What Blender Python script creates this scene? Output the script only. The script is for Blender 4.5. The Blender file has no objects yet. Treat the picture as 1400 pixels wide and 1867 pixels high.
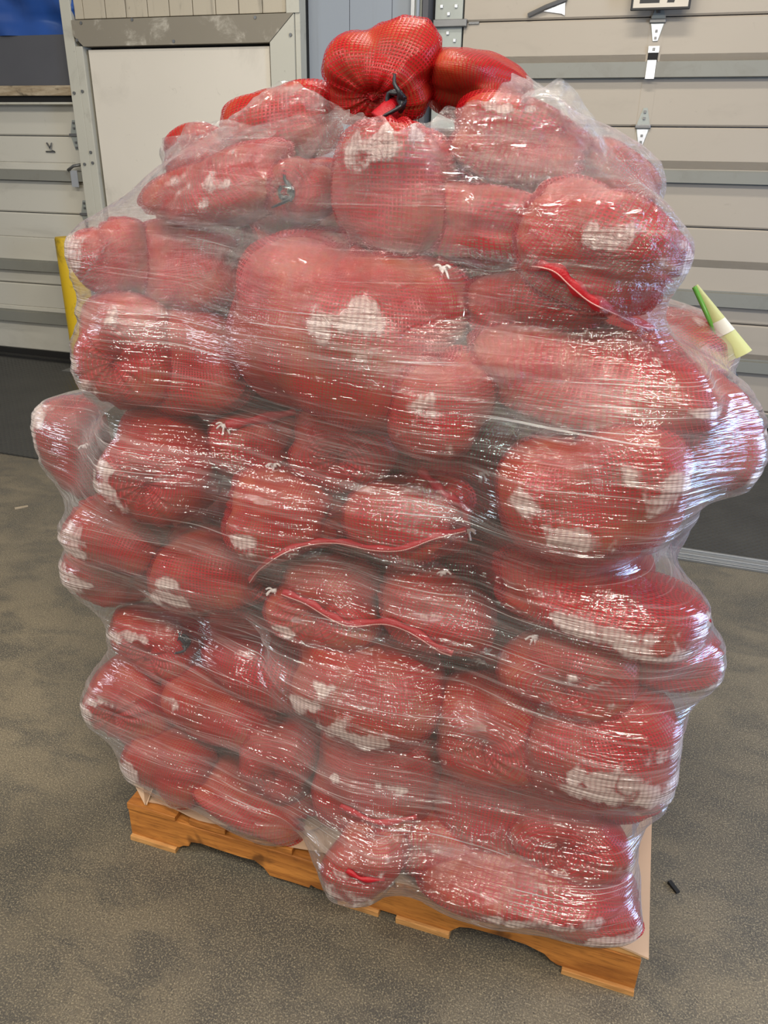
import bpy, math, random
import numpy as np
from mathutils import Vector, Matrix, noise
from mathutils.bvhtree import BVHTree

# ------------------------------------------------------------------ camera, world, lights
# World frame: the pallet's front lower edge runs along +X from the origin, +Y goes back to the dock doors, Z is up. Metres.
S = bpy.context.scene
COL = S.collection
CAM = Vector((1.0298, -1.1623, 1.5648))
CR = Vector((0.95075530, 0.30994250, 0.0)); CU = Vector((-0.12803862, 0.39276123, 0.91068366)); CF = Vector((-0.28225957, 0.86583732, -0.41310443))
ROLL = math.radians(-1.17)
R_ = CR * math.cos(ROLL) - CU * math.sin(ROLL); U_ = CU * math.cos(ROLL) + CR * math.sin(ROLL)
FPX = 1400.0
cd = bpy.data.cameras.new('camera'); cam = bpy.data.objects.new('camera', cd); COL.objects.link(cam)
cd.sensor_fit = 'VERTICAL'; cd.sensor_height = 24.0; cd.lens = 24.0 * FPX / 1867.0; cd.clip_start = 0.02
M = Matrix((R_, U_, -CF)).transposed().to_4x4(); M.translation = CAM
cam.matrix_world = M
S.camera = cam

w = bpy.data.worlds.new('world'); S.world = w; w.use_nodes = True
w.node_tree.nodes['Background'].inputs[0].default_value = (1.0, 0.97, 0.92, 1)
w.node_tree.nodes['Background'].inputs[1].default_value = 0.23

def area(name, loc, target, sx, sy, power, color):
    l = bpy.data.lights.new(name, 'AREA'); l.shape = 'RECTANGLE'; l.size = sx; l.size_y = sy; l.energy = power; l.color = color
    o = bpy.data.objects.new(name, l); COL.objects.link(o); o.location = loc
    o.rotation_euler = (Vector(target) - Vector(loc)).to_track_quat('-Z', 'Y').to_euler()
    return o
area('high_bay_lamp', (2.6, -2.6, 4.6), (0.6, 1.2, 0.6), 2.4, 0.14, 175, (1.0, 0.93, 0.80))
area('high_bay_lamp', (-1.6, -2.0, 4.6), (-0.4, 1.5, 0.4), 2.4, 0.14, 100, (1.0, 0.94, 0.83))
area('high_bay_lamp', (0.6, 1.6, 4.8), (0.6, 2.0, 0.0), 1.6, 0.4, 95, (1.0, 0.95, 0.86))
area('high_bay_lamp', (0.2, -4.2, 2.9), (0.6, 0.0, 1.0), 2.4, 0.07, 75, (1.0, 0.95, 0.86))
area('side_daylight', (4.6, 0.9, 1.5), (1.2, 0.4, 1.0), 1.4, 2.4, 150, (0.42, 0.62, 1.0))  # daylight from the open dock door on the right
area('side_daylight', (-4.6, -2.2, 2.2), (0.2, 0.0, 1.4), 0.5, 1.6, 50, (0.80, 0.90, 1.0))  # unseen window-like panel, added for the bluish glare on the upper left film

vs = S.view_settings
vs.view_transform = 'Standard'; vs.look = 'None'; vs.exposure = 0.0; vs.gamma = 1.0; vs.use_curve_mapping = False
S.cycles.max_bounces = 5; S.cycles.transparent_max_bounces = 16; S.cycles.diffuse_bounces = 2; S.cycles.glossy_bounces = 2
S.cycles.use_adaptive_sampling = True; S.cycles.adaptive_threshold = 0.04
S.cycles.transmission_bounces = 4; S.cycles.sample_clamp_indirect = 4.0; S.cycles.caustics_reflective = False; S.cycles.caustics_refractive = False
S.cycles.use_denoising = True

# ------------------------------------------------------------------ helpers
def ray(px, py):
    return CF + R_ * ((px - 700.0) / FPX) + U_ * (-(py - 933.5) / FPX)
def at(px, py, Y):                       # where the sight line through a point of the photograph meets the upright plane y = Y
    d = ray(px, py); return CAM + d * ((Y - CAM.y) / d.y)
def tag(o, label=None, cat=None, group=None, kind=None):
    if label: o['label'] = label
    if cat: o['category'] = cat
    if group: o['group'] = group
    if kind: o['kind'] = kind
    return o
def empty(name, loc=(0, 0, 0)):
    o = bpy.data.objects.new(name, None); COL.objects.link(o); o.location = loc; o.empty_display_size = 0.1; return o
def link(name, me, mat=None, parent=None, loc=None):
    o = bpy.data.objects.new(name, me); COL.objects.link(o)
    if mat is not None and not me.materials: me.materials.append(mat)
    if loc is not None: o.location = loc
    if parent is not None:
        o.parent = parent
        base = Vector((0, 0, 0)); p = parent
        while p is not None: base += p.location; p = p.parent
        if loc is None: o.location = -base
    return o
def mesh(name, V, F, mat=None, parent=None, smooth=False, uv=None):
    me = bpy.data.meshes.new(name); me.from_pydata([tuple(v) for v in V], [], F)
    if smooth: me.polygons.foreach_set('use_smooth', [True] * len(me.polygons))
    me.update(); return link(name, me, mat, parent)
class MB:
    def __init__(s): s.V = []; s.F = []
    def add(s, V, F):
        n = len(s.V); s.V += [Vector(v) for v in V]; s.F += [tuple(i + n for i in f) for f in F]; return s
    def box(s, x0, x1, y0, y1, z0, z1, jit=0.0):
        V = [(x, y, z) for z in (z0, z1) for y in (y0, y1) for x in (x0, x1)]
        if jit: V = [tuple(c + random.uniform(-jit, jit) for c in v) for v in V]
        return s.add(V, [(0, 2, 3, 1), (4, 5, 7, 6), (0, 1, 5, 4), (2, 6, 7, 3), (0, 4, 6, 2), (1, 3, 7, 5)])
    def prism(s, pts, y0, y1):           # outline in x,z pushed from y0 to y1
        n = len(pts); V = [(p[0], y0, p[1]) for p in pts] + [(p[0], y1, p[1]) for p in pts]
        F = [tuple(range(n)), tuple(range(2 * n - 1, n - 1, -1))] + [(i, i + n, (i + 1) % n + n, (i + 1) % n) for i in range(n)]
        return s.add(V, F)
    def tube(s, pts, r, n=8, taper=None):
        pts = [Vector(p) for p in pts]; V = []; F = []
        for i, p in enumerate(pts):
            t = (pts[min(i + 1, len(pts) - 1)] - pts[max(i - 1, 0)]).normalized()
            a = t.orthogonal().normalized() if i == 0 else (a - t * a.dot(t)).normalized()
            b = t.cross(a); rr = r if taper is None else r * taper(i / (len(pts) - 1))
            V += [p + a * math.cos(2 * math.pi * k / n) * rr + b * math.sin(2 * math.pi * k / n) * rr for k in range(n)]
        for i in range(len(pts) - 1):
            F += [(i * n + k, i * n + (k + 1) % n, (i + 1) * n + (k + 1) % n, (i + 1) * n + k) for k in range(n)]
        F += [tuple(range(n - 1, -1, -1)), tuple((len(pts) - 1) * n + k for k in range(n))]
        return s.add(V, F)
    def xf(s, f): s.V = [f(v) for v in s.V]; return s
    def build(s, name, mat, parent=None, smooth=False, bevel=0.0):
        o = mesh(name, s.V, s.F, mat, parent, smooth)
        if bevel:
            m = o.modifiers.new('bevel', 'BEVEL'); m.width = bevel; m.segments = 2; m.limit_method = 'ANGLE'
        return o
def spline(pts, n=8):
    P = [Vector(p) for p in pts]; P = [P[0] * 2 - P[1]] + P + [P[-1] * 2 - P[-2]]; out = []
    for i in range(1, len(P) - 2):
        for k in range(n):
            t = k / n; a, b, c, d = P[i - 1:i + 3]
            out.append(0.5 * ((2 * b) + (c - a) * t + (2 * a - 5 * b + 4 * c - d) * t * t + (3 * b - a - 3 * c + d) * t ** 3))
    return out + [P[-2]]

# ------------------------------------------------------------------ node helper and materials
class N:
    def __init__(s, name):
        s.m = bpy.data.materials.new(name); s.m.use_nodes = True; s.t = s.m.node_tree; s.t.nodes.clear()
        s.out = s.t.nodes.new('ShaderNodeOutputMaterial')
    def n(s, typ, props=None, **ins):
        nd = s.t.nodes.new('ShaderNode' + typ)
        for k, v in (props or {}).items(): setattr(nd, k, v)
        for k, v in ins.items():
            key = int(k[1:]) if k[0] == 'i' and k[1:].isdigit() else k.replace('_', ' ')
            s.set(nd.inputs[key], v)
        return nd
    def set(s, sock, v):
        if isinstance(v, bpy.types.NodeSocket): s.t.links.new(v, sock)
        elif isinstance(v, bpy.types.Node): s.t.links.new(v.outputs[0], sock)
        else: sock.default_value = (*v, 1) if isinstance(v, tuple) and len(v) == 3 and sock.type == 'RGBA' else v
    def math(s, op, a, b=0.0, c=0.0, clamp=False):
        nd = s.t.nodes.new('ShaderNodeMath'); nd.operation = op; nd.use_clamp = clamp
        for i, v in enumerate((a, b, c)): s.set(nd.inputs[i], v)
        return nd.outputs[0]
    def mix(s, f, a, b):
        nd = s.t.nodes.new('ShaderNodeMix'); nd.data_type = 'RGBA'
        s.set(nd.inputs[0], f); s.set(nd.inputs[6], a); s.set(nd.inputs[7], b); return nd.outputs[2]
    def ramp(s, v, p0, p1, a=0.0, b=1.0):
        nd = s.n('MapRange', {'interpolation_type': 'SMOOTHSTEP'}, i0=v, i1=p0, i2=p1, i3=a, i4=b); return nd.outputs[0]
    def noise(s, vec, scale, detail=4.0, rough=0.55, dist=0.0):
        return s.n('TexNoise', Vector=vec, Scale=scale, Detail=detail, Roughness=rough, Distortion=dist).outputs[0]
    def map(s, vec, sc=(1, 1, 1), rot=(0, 0, 0), loc=(0, 0, 0)):
        return s.n('Mapping', Vector=vec, Scale=sc, Rotation=rot, Location=loc).outputs[0]
    def bump(s, h, st, d): return s.n('Bump', Height=h, Strength=st, Distance=d).outputs[0]
    def obj(s): return s.n('TexCoord').outputs['Object']
    def end(s, sh): s.t.links.new(sh.outputs[0] if isinstance(sh, bpy.types.Node) else sh, s.out.inputs[0]); return s.m

def mat_plain(name, col, rough=0.6, metal=0.0, var=0.12, scale=8.0, bump=0.15):
    g = N(name); o = g.obj(); f = g.noise(o, scale)
    c = g.mix(f, tuple(x * (1 - var) for x in col), tuple(min(1, x * (1 + var)) for x in col))
    return g.end(g.n('BsdfPrincipled', Base_Color=c, Roughness=rough, Metallic=metal, Normal=g.bump(g.noise(o, scale * 12), bump, 0.002)))

def mat_floor():
    g = N('concrete'); o = g.obj()
    big = g.noise(o, 1.3, 5, 0.6, 0.6); mid = g.noise(g.map(o, (1, 1.6, 1), loc=(3, 1, 0)), 5.5, 6, 0.62, 0.4); fine = g.noise(o, 90, 3, 0.6)
    sp = g.n('TexVoronoi', {'feature': 'F1'}, Vector=o, Scale=330.0)
    spc = g.n('TexVoronoi', {'feature': 'F1'}, Vector=g.map(o, loc=(4, 2, 1)), Scale=120.0)
    base = g.mix(g.ramp(big, 0.35, 0.65), (0.078, 0.066, 0.048), (0.170, 0.136, 0.088))
    base = g.mix(g.math('MULTIPLY', g.ramp(mid, 0.42, 0.66), 0.75), base, (0.054, 0.051, 0.045))
    worn = g.math('MULTIPLY', g.ramp(sp.outputs[0], 0.48, 0.22), g.ramp(g.noise(o, 3.0, 4, 0.6), 0.36, 0.62, 0.25, 0.9))
    rnd = g.n('SeparateColor', i0=sp.outputs[1]).outputs[0]
    base = g.mix(g.math('MULTIPLY', worn, g.ramp(rnd, 0.25, 0.8)), base, (0.30, 0.25, 0.17))
    dark = g.math('MULTIPLY', g.ramp(spc.outputs[0], 0.3, 0.1), g.ramp(g.n('SeparateColor', i0=spc.outputs[1]).outputs[1], 0.75, 0.9))
    base = g.mix(g.math('MULTIPLY', dark, 0.8), base, (0.025, 0.024, 0.022))
    base = g.mix(g.math('MULTIPLY', fine, 0.35), base, (0.10, 0.09, 0.075))
    cr = g.n('TexVoronoi', {'feature': 'DISTANCE_TO_EDGE'}, Vector=g.n('VectorMath', i0=o, i1=g.n('TexNoise', Vector=o, Scale=2.0, Detail=4.0).outputs[1]).outputs[0], Scale=0.75)
    base = g.mix(g.math('MULTIPLY', g.ramp(cr.outputs[0], 0.002, 0.0006), g.ramp(g.noise(o, 1.1), 0.5, 0.7, 0, 0.6)), base, (0.03, 0.028, 0.025))
    gr = g.noise(o, 260, 2, 0.7)
    base = g.mix(g.ramp(gr, 0.52, 0.68, 0.0, 0.7), base, (0.40, 0.33, 0.21)); base = g.mix(g.ramp(gr, 0.46, 0.30, 0.0, 0.6), base, (0.035, 0.032, 0.027))
    h = g.math('ADD', g.math('MULTIPLY', fine, 0.5), g.math('MULTIPLY', worn, 0.4))
    return g.end(g.n('BsdfPrincipled', Base_Color=base, Roughness=g.ramp(mid, 0.3, 0.7, 0.72, 0.5), Normal=g.bump(h, 0.35, 0.002)))

def mat_tread():
    g = N('dark_steel_tread'); o = g.obj()
    c = g.mix(g.noise(o, 4, 5), (0.035, 0.035, 0.034), (0.085, 0.082, 0.074))
    a = g.n('TexWave', {'wave_type': 'BANDS', 'bands_direction': 'DIAGONAL'}, Vector=g.map(o, (1, 1, 1)), Scale=17.0).outputs[1]
    b = g.n('TexWave', {'wave_type': 'BANDS', 'bands_direction': 'DIAGONAL'}, Vector=g.map(o, (-1, 1, 1)), Scale=17.0).outputs[1]
    h = g.math('MULTIPLY', a, b)
    return g.end(g.n('BsdfPrincipled', Base_Color=c, Roughness=0.42, Metallic=0.35, Normal=g.bump(h, 0.7, 0.004)))

def mat_painted(name, col, dirt=(0.16, 0.14, 0.11), amount=0.35, scale=3.0, rough=0.5, stretch=(1, 1, 1)):
    g = N(name); o = g.obj()
    a = g.noise(g.map(o, stretch), scale, 7, 0.65, 0.5); b = g.noise(o, scale * 7, 5, 0.7, 1.0)
    c = g.mix(g.noise(o, scale * 0.6, 3), tuple(x * 0.93 for x in col), tuple(min(1, x * 1.05) for x in col))
    c = g.mix(g.math('MULTIPLY', g.ramp(a, 0.52, 0.72), amount), c, dirt)
    c = g.mix(g.math('MULTIPLY', g.ramp(b, 0.64, 0.72), amount * 0.9), c, tuple(x * 0.5 for x in dirt))
    return g.end(g.n('BsdfPrincipled', Base_Color=c, Roughness=rough, Normal=g.bump(b, 0.15, 0.002)))

def mat_wood(name, light, dark, along=(1, 9, 9), scale=3.0):
    g = N(name); o = g.obj(); v = g.map(o, along)
    a = g.noise(v, scale, 6, 0.6, 1.2); b = g.noise(v, scale * 7, 4, 0.6, 0.4); k = g.noise(o, 9.0, 3, 0.6, 0.3)
    c = g.mix(g.ramp(a, 0.3, 0.7), light, dark)
    c = g.mix(g.math('MULTIPLY', g.ramp(b, 0.5, 0.68), 0.45), c, tuple(x * 0.45 for x in dark))
    c = g.mix(g.math('MULTIPLY', g.ramp(k, 0.56, 0.72), 0.8), c, tuple(x * 0.25 for x in dark))
    return g.end(g.n('BsdfPrincipled', Base_Color=c, Roughness=0.62, Normal=g.bump(b, 0.4, 0.002)))

def mat_net(name='red_netting', col=(0.44, 0.005, 0.010), open_=0.78):
    g = N(name)
    uv = g.n('SeparateXYZ', i0=g.n('UVMap').outputs[0])
    def strand(x):
        f = g.math('SUBTRACT', g.math('FRACT', x), 0.5); return g.math('ABSOLUTE', f)      # 0 in the hole's middle, .5 on the strand
    fu = strand(uv.outputs[0]); fv = strand(uv.outputs[1])
    o = g.obj(); dens = g.noise(o, 9.0, 4, 0.6, 0.5)
    lim = g.ramp(dens, 0.34, 0.66, 0.43, 0.28)
    hu = g.math('LESS_THAN', fu, lim); hv = g.math('LESS_THAN', fv, lim)
    hole = g.math('MULTIPLY', g.math('MULTIPLY', hu, hv), open_)
    hgt = g.math('MAXIMUM', fu, fv)
    c = g.mix(dens, col, tuple(min(1, x * 1.25) for x in col))
    b = g.n('BsdfPrincipled', Base_Color=c, Roughness=0.32, Normal=g.bump(hgt, 0.55, 0.0015))
    b.inputs['Specular IOR Level'].default_value = 0.45
    tr = g.n('BsdfTranslucent', Color=c); s = g.n('MixShader', i0=0.22, i1=b, i2=tr)
    return g.end(g.n('MixShader', i0=hole, i1=s, i2=g.n('BsdfTransparent')))

def mat_fill():
    g = N('produce_skin'); o = g.obj(); inf = g.n('ObjectInfo').outputs['Random']
    a = g.noise(o, 6.0, 5, 0.6, 0.6)
    c = g.mix(g.ramp(a, 0.35, 0.68), (0.46, 0.09, 0.03), (0.72, 0.26, 0.08))
    c = g.mix(g.math('MULTIPLY', g.ramp(g.noise(o, 3.5, 3), 0.48, 0.64), 0.65), c, (0.20, 0.11, 0.055))
    c = g.mix(g.ramp(inf, 0.55, 1.0, 0.0, 0.5), c, (0.26, 0.05, 0.04))
    return g.end(g.n('BsdfPrincipled', Base_Color=c, Roughness=0.45, Normal=g.bump(g.noise(o, 60), 0.2, 0.002)))

def mat_film():
    g = N('stretch_film'); uv = g.n('UVMap').outputs[0]
    ct = g.n('Attribute', {'attribute_name': 'contact'}).outputs['Fac']; ck = g.n('Attribute', {'attribute_name': 'crinkle'}).outputs['Fac']; o = g.obj()
    def streak(slope, su, sv, loc, detail=2.0):
        v = g.map(uv, (su, sv, 1), (0, 0, 0), (loc, loc, 0)); v = g.map(uv, (1, 1, 1), (0, 0, slope)); v = g.map(v, (su, sv, 1), loc=(loc, loc * 2, 0))
        return g.noise(v, 1.0, detail, 0.6)
    s1 = streak(0.035, 0.8, 95, 0); s2 = streak(-0.05, 1.3, 190, 5); s3 = streak(0.11, 1.8, 60, 9); s4 = streak(0.02, 3.0, 330, 13)
    band = streak(0.06, 0.7, 11, 21, 3.0)
    cr = g.noise(o, 46, 5, 0.62, 1.4); cr2 = g.noise(o, 11, 3, 0.5, 0.8)
    h = g.math('ADD', g.math('MULTIPLY', s1, 0.9), g.math('ADD', g.math('MULTIPLY', s2, 0.55), g.math('ADD', g.math('MULTIPLY', s3, 0.9), g.math('MULTIPLY', s4, 0.28))))
    h = g.math('ADD', h, g.math('MULTIPLY', g.math('ADD', g.math('MULTIPLY', cr, 1.0), cr2), g.math('MULTIPLY', ck, 2.2)))
    nrm = g.bump(h, 1.0, 0.0055)
    # how milky the film is: stretched layers, pleats, painted highlight streaks, and where it clings to a sack
    ridge = g.math('MULTIPLY', g.ramp(s2, 0.56, 0.72), g.ramp(s1, 0.40, 0.60))
    ridge2 = g.ramp(g.math('ADD', s3, g.math('MULTIPLY', s4, 0.4)), 0.72, 0.90)
    haze = g.math('ADD', 0.02, g.math('MULTIPLY', g.ramp(band, 0.42, 0.72), 0.13))
    haze = g.math('ADD', haze, g.math('MULTIPLY', ridge, 0.13)); haze = g.math('ADD', haze, g.math('MULTIPLY', ridge2, 0.15))
    s5 = streak(-0.02, 2.2, 300, 31, 1.0); s6 = streak(0.07, 1.6, 210, 37, 1.0)
    thin = g.math('MULTIPLY', g.math('MAXIMUM', g.ramp(s5, 0.66, 0.72), g.ramp(s6, 0.68, 0.74)), g.ramp(band, 0.3, 0.6, 0.25, 1.0))  # fine specular streaks painted in as white haze
    haze = g.math('ADD', haze, g.math('MULTIPLY', thin, 0.42))
    edge = g.math('ADD', ct, g.math('MULTIPLY', g.math('SUBTRACT', g.noise(o, 24, 3, 0.55, 0.4), 0.5), 0.9))
    haze = g.math('MULTIPLY', haze, g.ramp(ck, 0.1, 0.8, 1.0, 0.55))
    rib = g.n('TexWave', {'wave_type': 'BANDS', 'bands_direction': 'X'}, Vector=uv, Scale=34.0, Distortion=2.0, Detail=2.0).outputs[1]
    cling = g.math('MULTIPLY', g.ramp(edge, 0.66, 0.84, 0.0, 0.56), g.ramp(rib, 0.0, 0.8, 0.72, 1.0))
    graze = g.n('LayerWeight', Blend=0.5).outputs['Facing']
    haze = g.math('ADD', haze, g.math('MULTIPLY', g.math('POWER', graze, 3.0), 0.35))
    haze = g.math('ADD', haze, cling, clamp=True); haze = g.math('MINIMUM', haze, 0.85)
    d = g.n('BsdfDiffuse', Color=g.mix(cling, (0.86, 0.80, 0.78), (0.86, 0.70, 0.62)), Normal=nrm); t = g.n('BsdfTranslucent', Color=(0.85, 0.80, 0.80))
    body = g.n('MixShader', i0=haze, i1=g.n('BsdfTransparent', Color=(0.985, 0.985, 0.99)), i2=g.n('MixShader', i0=0.25, i1=d, i2=t))
    face = g.n('LayerWeight', Blend=0.5, Normal=nrm).outputs['Facing']
    fr = g.math('ADD', 0.11, g.math('MULTIPLY', g.math('POWER', face, 4.5), 0.75), clamp=True)
    gl = g.n('BsdfGlossy', Color=(1, 1, 1), Roughness=g.ramp(ct, 0.2, 1.0, 0.065, 0.20), Normal=nrm)
    return g.end(g.n('MixShader', i0=fr, i1=body, i2=gl))

MT = dict(
    floor=mat_floor(), tread=mat_tread(),
    alu=mat_plain('brushed_aluminium', (0.42, 0.43, 0.44), 0.38, 0.85, 0.15, 5.0),
    galv=mat_plain('galvanised_steel', (0.36, 0.38, 0.35), 0.5, 0.35, 0.2, 6.0),
    chrome=mat_plain('bright_zinc', (0.62, 0.64, 0.68), 0.3, 0.7, 0.15, 9.0),
    black=mat_plain('black_gap', (0.010, 0.009, 0.008), 0.8, 0.0, 0.1),
    bolt=mat_plain('bolt_steel', (0.20, 0.20, 0.20), 0.4, 0.6),
    doorp=mat_painted('beige_door_steel', (0.43, 0.37, 0.295), amount=0.12, scale=2.2, stretch=(0.6, 1, 2)),
    doorl=mat_painted('pale_door_steel', (0.60, 0.57, 0.49), amount=0.2, scale=2.2, stretch=(0.6, 1, 2)),
    rail=mat_painted('grey_rail', (0.25, 0.245, 0.21), amount=0.35, scale=5.0, rough=0.45),
    cream=mat_painted('cream_board', (0.70, 0.64, 0.545), amount=0.2, scale=2.4),
    frame=mat_painted('dirty_cream_trim', (0.52, 0.50, 0.42), amount=0.30, scale=4.0),
    header=mat_painted('scuffed_metal_trim', (0.25, 0.22, 0.17), dirt=(0.62, 0.57, 0.48), amount=0.9, scale=5.0, rough=0.75),
    plank=mat_painted('dirty_cream_plank', (0.48, 0.42, 0.32), amount=0.55, scale=5.0, stretch=(3, 1, 0.5)),
    bluegrey=mat_painted('blue_grey_panel', (0.27, 0.30, 0.34), amount=0.12, scale=2.0, stretch=(6, 1, 0.3)),
    slate=mat_plain('slate_grey_sheet', (0.082, 0.082, 0.092), 0.6, 0.0, 0.15, 3.0),
    tarp=mat_plain('blue_tarpaulin', (0.018, 0.075, 0.30), 0.35, 0.0, 0.45, 1.5),
    sill=mat_wood('weathered_wood', (0.48, 0.39, 0.27), (0.30, 0.22, 0.13)),
    pallet=mat_wood('orange_pine', (0.58, 0.23, 0.045), (0.30, 0.10, 0.016)),
    pallet2=mat_wood('pale_pine', (0.66, 0.36, 0.13), (0.46, 0.21, 0.06)),
    card=mat_plain('tan_cardboard', (0.60, 0.40, 0.26), 0.75, 0.0, 0.1, 5.0),
    yellow=mat_painted('chipped_yellow_paint', (0.72, 0.46, 0.01), dirt=(0.012, 0.011, 0.010), amount=1.0, scale=3.2),
    net=mat_net(), fill=mat_fill(), film=mat_film(),
    hem=mat_plain('red_hem', (0.42, 0.004, 0.012), 0.45, 0.0, 0.2, 30.0, 0.5),
    tie=mat_plain('black_tie', (0.012, 0.014, 0.018), 0.35, 0.0, 0.2, 30.0),
    string=mat_plain('white_string', (0.78, 0.70, 0.66), 0.7, 0.0, 0.1, 30.0),
    stitch=mat_plain('pink_thread', (0.80, 0.42, 0.38), 0.7, 0.0, 0.1, 30.0),
    signw=mat_plain('sign_white', (0.62, 0.55, 0.45), 0.5), signk=mat_plain('sign_black', (0.012, 0.012, 0.012), 0.5),
    taggreen=mat_plain('green_tag', (0.10, 0.32, 0.04), 0.4), tagyel=mat_plain('pale_yellow_tag', (0.52, 0.55, 0.25), 0.45), tagwhite=mat_plain('white_tag', (0.70, 0.70, 0.64), 0.45),
)

# ------------------------------------------------------------------ floor and wall
mb = MB(); mb.add([(-9, -6, 0), (9, -6, 0), (9, 5.6, 0), (-9, 5.6, 0), (-9, -6, -0.1), (9, -6, -0.1), (9, 5.6, -0.1), (-9, 5.6, -0.1)],
       [(0, 1, 2, 3), (7, 6, 5, 4), (0, 4, 5, 1), (1, 5, 6, 2), (2, 6, 7, 3), (3, 7, 4, 0)])
tag(mb.build('floor', MT['floor']), 'worn mottled grey brown concrete floor', kind='structure')

WM = 0.0286; WA = math.atan(WM)
def W(v):                                # wall frame (x, distance towards the camera, z) to the world
    return Vector((v[0], 4.155 + WM * (v[0] + 3.9) - v[1], v[2]))
def wb(x0, x1, z0, z1, t0, t1, mat, name, parent=None, bevel=0.0, jit=0.0):
    return MB().box(x0, x1, t0, t1, z0, z1, jit).xf(W).build(name, MT[mat] if isinstance(mat, str) else mat, parent, bevel=bevel)
def prismw(pts, t0, t1, mat, name, parent=None):
    return MB().prism(pts, t0, t1).xf(W).build(name, MT[mat], parent)

wb(-7.5, 7.5, 0.0, 4.2, -0.25, -0.02, 'bluegrey', 'wall_back')
tag(bpy.data.objects['wall_back'], 'blue grey metal wall behind the dock doors', kind='structure')

def section(x0, x1, z0, z1, mat, parent, grooves):
    # one steel door section: two flat faces with a shallow groove between and stepped edges
    prof = [(z0 + 0.003, 0.0), (z0 + 0.003, 0.028), (z0 + 0.012, 0.036)]
    for gz in grooves: prof += [(gz - 0.006, 0.036), (gz - 0.002, 0.031), (gz + 0.002, 0.031), (gz + 0.006, 0.036)]
    prof += [(z1 - 0.012, 0.036), (z1 - 0.003, 0.028), (z1 - 0.003, 0.0)]
    n = len(prof); V = [(x0, t, z) for z, t in prof] + [(x1, t, z) for z, t in prof]
    F = [(i, i + n, (i + 1) % n + n, (i + 1) % n) for i in range(n)] + [tuple(range(n)), tuple(range(2 * n - 1, n - 1, -1))]
    return MB().add(V, F).xf(W).build('door_section', MT[mat], parent)
def rail(x0, x1, z0, z1, parent):        # hat-shaped stiffening strut
    prof = [(z0 - 0.012, 0.036), (z0, 0.036), (z0, 0.085), (z1, 0.085), (z1, 0.036), (z1 + 0.012, 0.036), (z1 + 0.012, 0.040), (z1 + 0.004, 0.040), (z1 + 0.004, 0.09), (z0 - 0.004, 0.09), (z0 - 0.004, 0.040), (z0 - 0.012, 0.040)]
    n = len(prof); V = [(x0, t, z) for z, t in prof] + [(x1, t, z) for z, t in prof]
    F = [(i, (i + 1) % n, (i + 1) % n + n, i + n) for i in range(n)] + [tuple(range(n - 1, -1, -1)), tuple(range(n, 2 * n))]
    return MB().add(V, F).xf(W).build('stiffening_rail', MT['rail'], parent)
def hinge(x, z, parent, bright=True):
    h = prismw([(x - 0.012, z + 0.10), (x + 0.012, z + 0.10), (x + 0.036, z + 0.02), (x + 0.036, z - 0.02), (x + 0.014, z - 0.10), (x - 0.014, z - 0.10), (x - 0.036, z - 0.02), (x - 0.036, z + 0.02)], 0.036, 0.043, 'galv', 'hinge', parent)
    if bright: prismw([(x + 0.033, z - 0.015), (x + 0.013, z - 0.098), (x - 0.013, z - 0.098), (x - 0.033, z - 0.015)], 0.043, 0.046, 'chrome', 'hinge_leaf', h)
    wb(x - 0.045, x + 0.045, z - 0.010, z + 0.010, 0.036, 0.056, 'bolt', 'hinge_barrel', h, bevel=0.003)
    for dz in (0.08, 0.045, -0.05, -0.085): wb(x - 0.007, x + 0.007, z + dz - 0.007, z + dz + 0.007, 0.043, 0.052, 'bolt', 'bolt', h)

d2 = empty('door_2', W((1.5, 0, 0))); tag(d2, 'beige sectional dock door at the right with grey stiffening rails', kind='structure')
seams = [2.92, 2.362, 1.797, 1.240, 0.670, 0.114]
for a, b in zip(seams[:-1], seams[1:]):
    section(-0.275, 4.3, b, a, 'doorp', d2, [b + (a - b) * 0.66, b + (a - b) * 0.60])
section(-0.275, 4.3, 0.012, 0.114, 'doorp', d2, [0.06])
for z0, z1 in ((2.058, 2.127), (1.497, 1.552), (0.783, 0.857), (0.382, 0.443), (0.03, 0.09)): rail(-0.27 if z1 < 2.3 else 0, 4.3, z0, z1, d2)
wb(0.820, 0.900, 0.114, 2.9, 0.036, 0.0385, 'doorp', 'centre_stile', d2)
for z in (2.340, 1.797, 1.240, 0.670): hinge(0.860, z, d2)
for z in (2.17, 1.60, 1.05, 0.90):        # strap clips along the stile
    c = wb(0.832, 0.888, z - 0.035, z + 0.035, 0.0385, 0.050, 'black', 'strap_clip', d2)
    wb(0.830, 0.890, z + 0.012, z + 0.045, 0.050, 0.055, 'chrome', 'clip_plate', c); wb(0.852, 0.868, z + 0.020, z + 0.036, 0.055, 0.060, 'bolt', 'bolt', c)
for z0, z1 in ((2.045, 2.14), (1.485, 1.565)): wb(0.835, 0.885, z0, z1, 0.090, 0.096, 'chrome', 'rail_strap', d2)
# edge hinge and roller bracket in the jamb corner
wb(-0.455, -0.285, 0.0, 2.9, 0.0, 0.045, 'galv', 'end_stile', d2)
e = wb(-0.46, -0.25, 2.335, 2.375, 0.045, 0.075, 'bolt', 'roller_bracket', d2, bevel=0.004)
for dx, dz in ((-0.415, 0.09), (-0.415, -0.09), (-0.325, 0.09), (-0.325, -0.09), (-0.37, 0.05), (-0.37, -0.05)):
    wb(dx - 0.008, dx + 0.008, 2.355 + dz - 0.008, 2.355 + dz + 0.008, 0.045, 0.056, 'chrome', 'bolt', e)
wb(-0.245, -0.18, 2.350, 2.362, 0.036, 0.046, 'bolt', 'roller_pin', e)
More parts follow.
